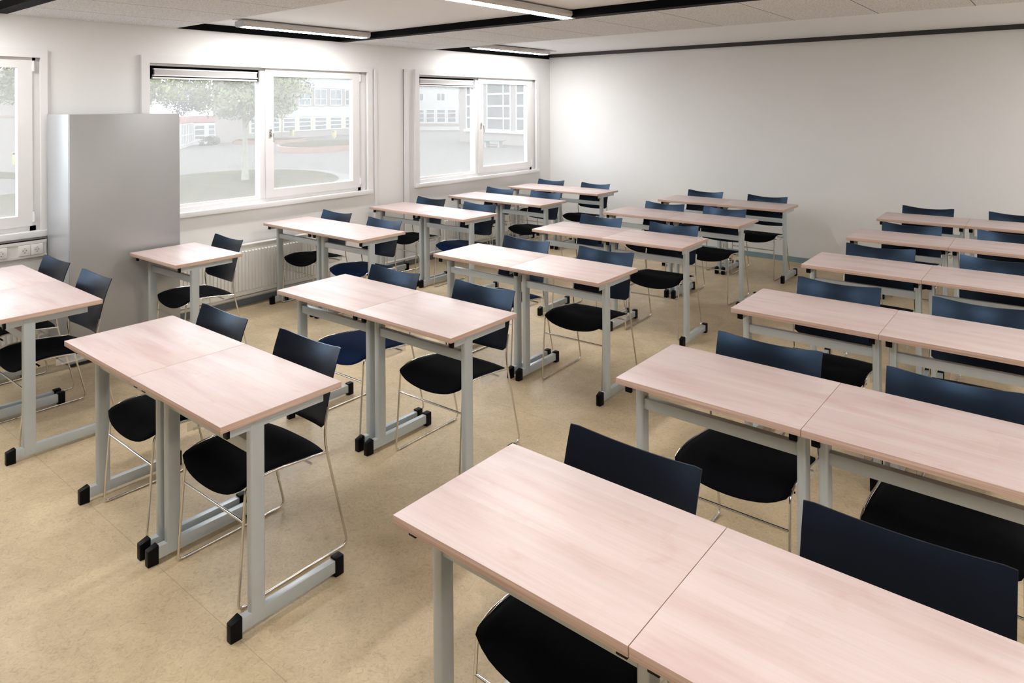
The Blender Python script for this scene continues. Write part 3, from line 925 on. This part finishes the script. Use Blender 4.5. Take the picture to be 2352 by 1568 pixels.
# low wing with the red fascia
WA, WC, WR = (-82.33, 39.23), (-89.91, 44.45), (-91.72, 48.45)
t = thing('school_wing', 'low school wing with a red roof fascia and white window frames', 'building', (*WC, G))
def side_of(p0, p1):
    # +1 when the camera side is the wall's +y side
    d = Vector((p1[0] - p0[0], p1[1] - p0[1])); c = Vector((-p0[0], -p0[1]))
    return 1 if d.x * c.y - d.y * c.x > 0 else -1
for (a, b_) in ((WA, WC), (WC, WR)):
    if side_of(a, b_) < 0: a, b_ = b_, a
    w, L = facade('wall', t, a, b_, G, 0.15, M['facade_white'])
    if L > 6:
        w2, _ = facade('fascia', t, a, b_, 0.15, 0.92, M['fascia'], 0.8); w2.location = Vector(w2.location) + Vector((0.1, 0.1, 0))
        nb = 5
        for k in range(nb): win(w, L * k / nb + 0.12, L * (k + 1) / nb - 0.12, -2.55, 0.05, (0.5,), ((0.45, 0, 1),), 0.12)
    else:
        w2, _ = facade('fascia', t, a, b_, -0.05, 0.92, M['fascia'], 0.8)
        s_rev = side_of(WC, WR) < 0
        for (u0, u1) in ((0.2, 2.3), (2.9, 4.35)):
            if s_rev: u0, u1 = L - u1, L - u0
            win(w, u0, u1, -2.3, -0.25, (), ((0.30, 0, 1), (0.68, 0, 1)), 0.13)

# long school building
P0, P1 = (-91.72, 48.45), (-102.81, 81.19)
t = thing('school_building', 'long two storey school building with a band of white windows between cream piers', 'building', (*P0, G))
flip = side_of(P0, P1) < 0
q0, q1 = (P1, P0) if flip else (P0, P1)
# stretch a little past the corner
w, L = facade('wall', t, q0, q1, G, 7.1, M['brick'])
wb_, _ = facade('parapet', t, q0, q1, 7.1, 7.5, M['facade_white'], 0.7)
fx = (lambda s: L - s) if flip else (lambda s: s)
def sp(a, b_):
    a, b_ = fx(a), fx(b_); return (min(a, b_), max(a, b_))
bm = bmesh.new(); bx(bm, *sp(6.6, L), 0.0, 0.03, 0.45 - G, 2.15 - G); obj('white_band', bm, M['facade_white'], w)
bm = bmesh.new(); bx(bm, *sp(6.6, L), 0.0, 0.03, 5.3 - G, 7.0 - G); obj('white_band', bm, M['facade_white'], w)
lows = [(6.95, 9.9), (10.35, 13.45), (14.32, 17.32), (18.17, 21.42), (22.37, 25.8), (26.8, 30.3), (31.4, 34.5)]
for (a, b_) in lows:
    win(w, *sp(a, b_), -1.85, 0.35, (), ((0.36, 0, 1), (0.68, 0, 1)), 0.15)
    win(w, *sp(a, b_), 2.3, 5.2, (0.5,), ((0.4, 0, 1),), 0.15)
for (a, b_) in zip([6.6] + [l[1] for l in lows], [l[0] for l in lows] + [34.56]):
    if b_ - a > 0.05:
        bm = bmesh.new(); bx(bm, *sp(a, b_), 0.0, 0.05, -1.85 - G, 0.45 - G); obj('pier', bm, M['cream'], w)
# farther part behind the second window
F0, F1 = (-102.81, 81.19), (-108.5, 102.5)
t = thing('far_school_block', 'hazy far school block with a covered passage seen through the far window', 'building', (*F0, G))
for (a, b_) in ((F0, (-106.9, 100.5)), ((-107.2, 100.3), (-93.0, 108.0))):
    if side_of(a, b_) < 0: a, b_ = b_, a
    w, L = facade('wall', t, a, b_, G, 7.1, M['facade_white'])
    bm = bmesh.new(); bx(bm, 0, L, 0.0, 0.04, -2.1 - G, -1.5 - G); obj('red_band', bm, M['brick_red'], w)
    n_ = int(L / 2.2)
    for k in range(n_):
        win(w, k * L / n_ + 0.15, (k + 1) * L / n_ - 0.2, -1.3, 1.5, (), ((0.35, 0, 1), (0.7, 0, 1)), 0.14)
        if k % 2 == 0: win(w, k * L / n_ + 0.2, (k + 1) * L / n_ - 0.2, 3.2, 4.9, (0.5,), (), 0.14)
# nearer building at right with tall windows
C0, C1 = (-65.52, 70.20), (-50.76, 65.79)
ext_ = Vector((C1[0] - C0[0], C1[1] - C0[1])).normalized()
C1x = (C1[0] + ext_.x * 9, C1[1] + ext_.y * 9)
t = thing('brick_school_block', 'brick school block with very tall white framed windows, beyond the far window', 'building', (*C0, G))
a, b_ = C0, C1x
rev = side_of(a, b_) < 0
if rev: a, b_ = b_, a
w, L = facade('wall', t, a, b_, G, 7.6, M['brick'])
fx = (lambda s: L - s) if rev else (lambda s: s)
for (s0, s1) in ((1.2, 5.75), (6.5, 12.1), (13.2, 18.8), (19.9, 24.2)):
    win(w, *sp(s0, s1), -1.2, 6.2, (0.30,), ((0.22, 0, 1), (0.43, 0, 1), (0.64, 0, 1), (0.84, 0, 1)), 0.22)
bm = bmesh.new(); bx(bm, *sp(0.9, 24.4), 0.0, 0.25, -1.45 - G, -1.2 - G); obj('window_ledge', bm, M['ext_white'], w)
side_end = (C0[0] - 3.0, C0[1] + 14.0)
a, b_ = C0, side_end
if side_of(a, b_) < 0: a, b_ = b_, a
w, L = facade('side_wall', t, a, b_, G, 7.6, M['brick'])

# brick wall with the red course beyond the near window
B0, B1 = E(-33.5, 5.9), E(-26.3, 8.25)
t = thing('garden_wall', 'pale brick gable with a thin red course behind the yellow bin', 'building', (*B1, G))
a, b_ = B0, B1
rev = side_of(a, b_) < 0
if rev: a, b_ = b_, a
w, L = facade('wall', t, a, b_, G, 4.9, M['brick'])
bm = bmesh.new(); bx(bm, 0, L, 0.0, 0.04, 1.30 - G, 1.48 - G); obj('red_course', bm, M['brick_red'], w)

def bin_(p, z, h, label, ang):
    t = thing('litter_bin', label, 'bin', (p[0], p[1], G + 0.075), ang, 'yellow litter bins')
    bm = bmesh.new(); bx(bm, -0.27, 0.27, -0.24, 0.24, z, z + h); bevel(bm, 0.04); obj('bin_body', bm, M['yellow'], t, True)
    bm = bmesh.new(); bx(bm, -0.19, 0.19, -0.26, 0.26, z + h - 0.2, z + h - 0.06); obj('slot', bm, M['cap'], t)
    if z > 0.01:
        bm = bmesh.new(); tube(bm, [(0, 0, 0), (0, 0, z)], 0.05); obj('post', bm, M['steel'], t, True)
bin_(E(-27.3, 7.58), 0.62, 0.95, 'yellow litter bin in front of the pale brick gable', 0.6)
bin_(E(-43.0, 28.4), 0.35, 0.95, 'yellow litter bin beyond the curved brick planter', 0.5)
bin_(E(-38.8, 28.9), 0.25, 1.05, 'yellow litter bin beyond the long brick planter', 0.5)

# trees
def tree(name_, p, trunk_h, r_tr, blobs, leaf, n_leaf, lsize, label, bark=True, fork=True):
    t = thing(name_, label, 'bush' if name_ == 'bush' else 'tree', (p[0], p[1], G + 0.09 if name_ == 'tree' and p[0] > -50 else G))
    rnd = random.Random(hash(label) % 1000 if False else sum(map(ord, label)))
    if bark:
        bm = bmesh.new()
        pts = [(0.05 * math.sin(k * 1.3) * (k > 0), 0.05 * math.cos(k * 1.7) * (k > 0), trunk_h * 1.25 * k / 6) for k in range(7)]
        tube(bm, pts, [r_tr * (1.35 if k == 0 else 1.0 - 0.06 * k) for k in range(7)], 10)
        if fork:
            for k in range(5):
                a = k * 1.26
                h0 = trunk_h * (0.95 + 0.06 * k)
                tube(bm, [(0, 0, h0), (math.cos(a) * 0.8, math.sin(a) * 0.8, h0 + 0.9), (math.cos(a) * 1.7, math.sin(a) * 1.7, h0 + 2.0)], [r_tr * .5, r_tr * .35, r_tr * .15], 6)
        obj('trunk', bm, M['bark'], t, True)
    bm = bmesh.new()
    tot = sum(b_[3] ** 2 for b_ in blobs)
    for (x, y, z, r, sq) in blobs:
        for k in range(int(n_leaf * r * r / tot)):
            d = Vector((rnd.gauss(0, 1), rnd.gauss(0, 1), rnd.gauss(0, 1))).normalized()
            rr = r * (rnd.random() ** 0.35)
            c = Vector((x + d.x * rr, y + d.y * rr, z + d.z * rr * sq))
            nn = noise.noise(c * 0.9)
            if nn < -0.12: continue
            u = Vector((rnd.gauss(0, 1), rnd.gauss(0, 1), rnd.gauss(0, 1))).normalized()
            v = u.cross(d)
            if v.length < 0.05: continue
            v.normalize()
            s_ = lsize * rnd.uniform(0.6, 1.2)
            q = [c - u * s_, c + v * s_ * 0.6, c + u * s_, c - v * s_ * 0.6]
            bm.faces.new([bm.verts.new(w_) for w_ in q])
    obj('foliage', bm, leaf, t)
tree('tree', E(-18.958, 10.931), 3.55, 0.19,
     [(0, 0, 5.2, 2.3, 0.62), (-1.2, -1.0, 4.9, 1.6, 0.6), (1.3, 1.2, 4.9, 1.7, 0.6), (0.9, -0.9, 5.2, 1.7, .7), (-0.2, 0.2, 7.2, 2.4, 0.75), (-2.2, -1.8, 6.2, 1.7, 0.8), (2.0, 1.9, 6.0, 1.7, 0.8), (0, 0, 9.2, 2.0, 0.8)],
     M['leaf'], 9000, 0.13, 'young round crowned tree with a pale trunk on the lawn outside')
tree('tree', E(-41.5, 26.65), 3.2, 0.10, [(0, 0, 5.6, 2.2, 0.9), (0.4, 0.3, 8.2, 2.2, 1.0), (0, 0, 10.6, 1.7, 1.0)],
     M['leaf'], 4500, 0.17, 'slim pale tree in the curved planter before the school windows')
tree('tree', E(-47, 19.5), 3.0, 0.2, [(0, 0, 8.0, 4.5, 0.8), (-4, -4.5, 9.0, 4.2, 0.8), (3, 3, 7.5, 3.0, 0.8)],
     M['leaf_yellow'], 7000, 0.28, 'large yellow green tree behind the low school wing')
tree('tree', E(-50, 24.0), 3.0, 0.2, [(0, 0, 7.0, 3.6, 0.85), (2.0, 2.2, 6.2, 2.6, 0.8)],
     M['leaf_purple'], 5500, 0.26, 'dark purple leaved tree behind the low school wing')
tree('bush', (-87.6, 45.4), 0, 0, [(0.5, -1.0, 0.50, 0.75, 0.8), (0, 0, 0.55, 0.8, 0.8), (-0.5, 1.0, 0.5, 0.75, 0.8)],
     M['leaf_bush'], 3500, 0.13, 'low green bush against the school wing windows', bark=False)
tree('tree', E(-24.6, 6.0), 4.2, 0.12, [(0.3, 1.0, 6.2, 1.9, 0.6), (1.0, 2.3, 6.6, 1.6, 0.6), (0.6, 1.2, 7.6, 2.2, 0.8)],
     M['leaf'], 4500, 0.13, 'leafy tree whose branches hang into the top of the near window')

# concrete table-tennis table
tp = E(-23.83, 27.98)
t = thing('outdoor_table', 'concrete table with a green top in the yard before the brick school block', 'table', (tp[0], tp[1], G), 0.30)
bm = bmesh.new(); bx(bm, -1.35, 1.35, -0.75, 0.75, 0.72, 0.80); obj('tabletop', bm, M['tennis'], t)
for sx in (-0.85, 0.85):
    bm = bmesh.new(); bx(bm, sx - 0.12, sx + 0.12, -0.5, 0.5, 0, 0.72); obj('leg', bm, M['concrete'], t)
bm = bmesh.new(); bx(bm, -0.73, 0.73, -0.06, 0.06, 0.12, 0.22); obj('stretcher', bm, M['concrete'], t)
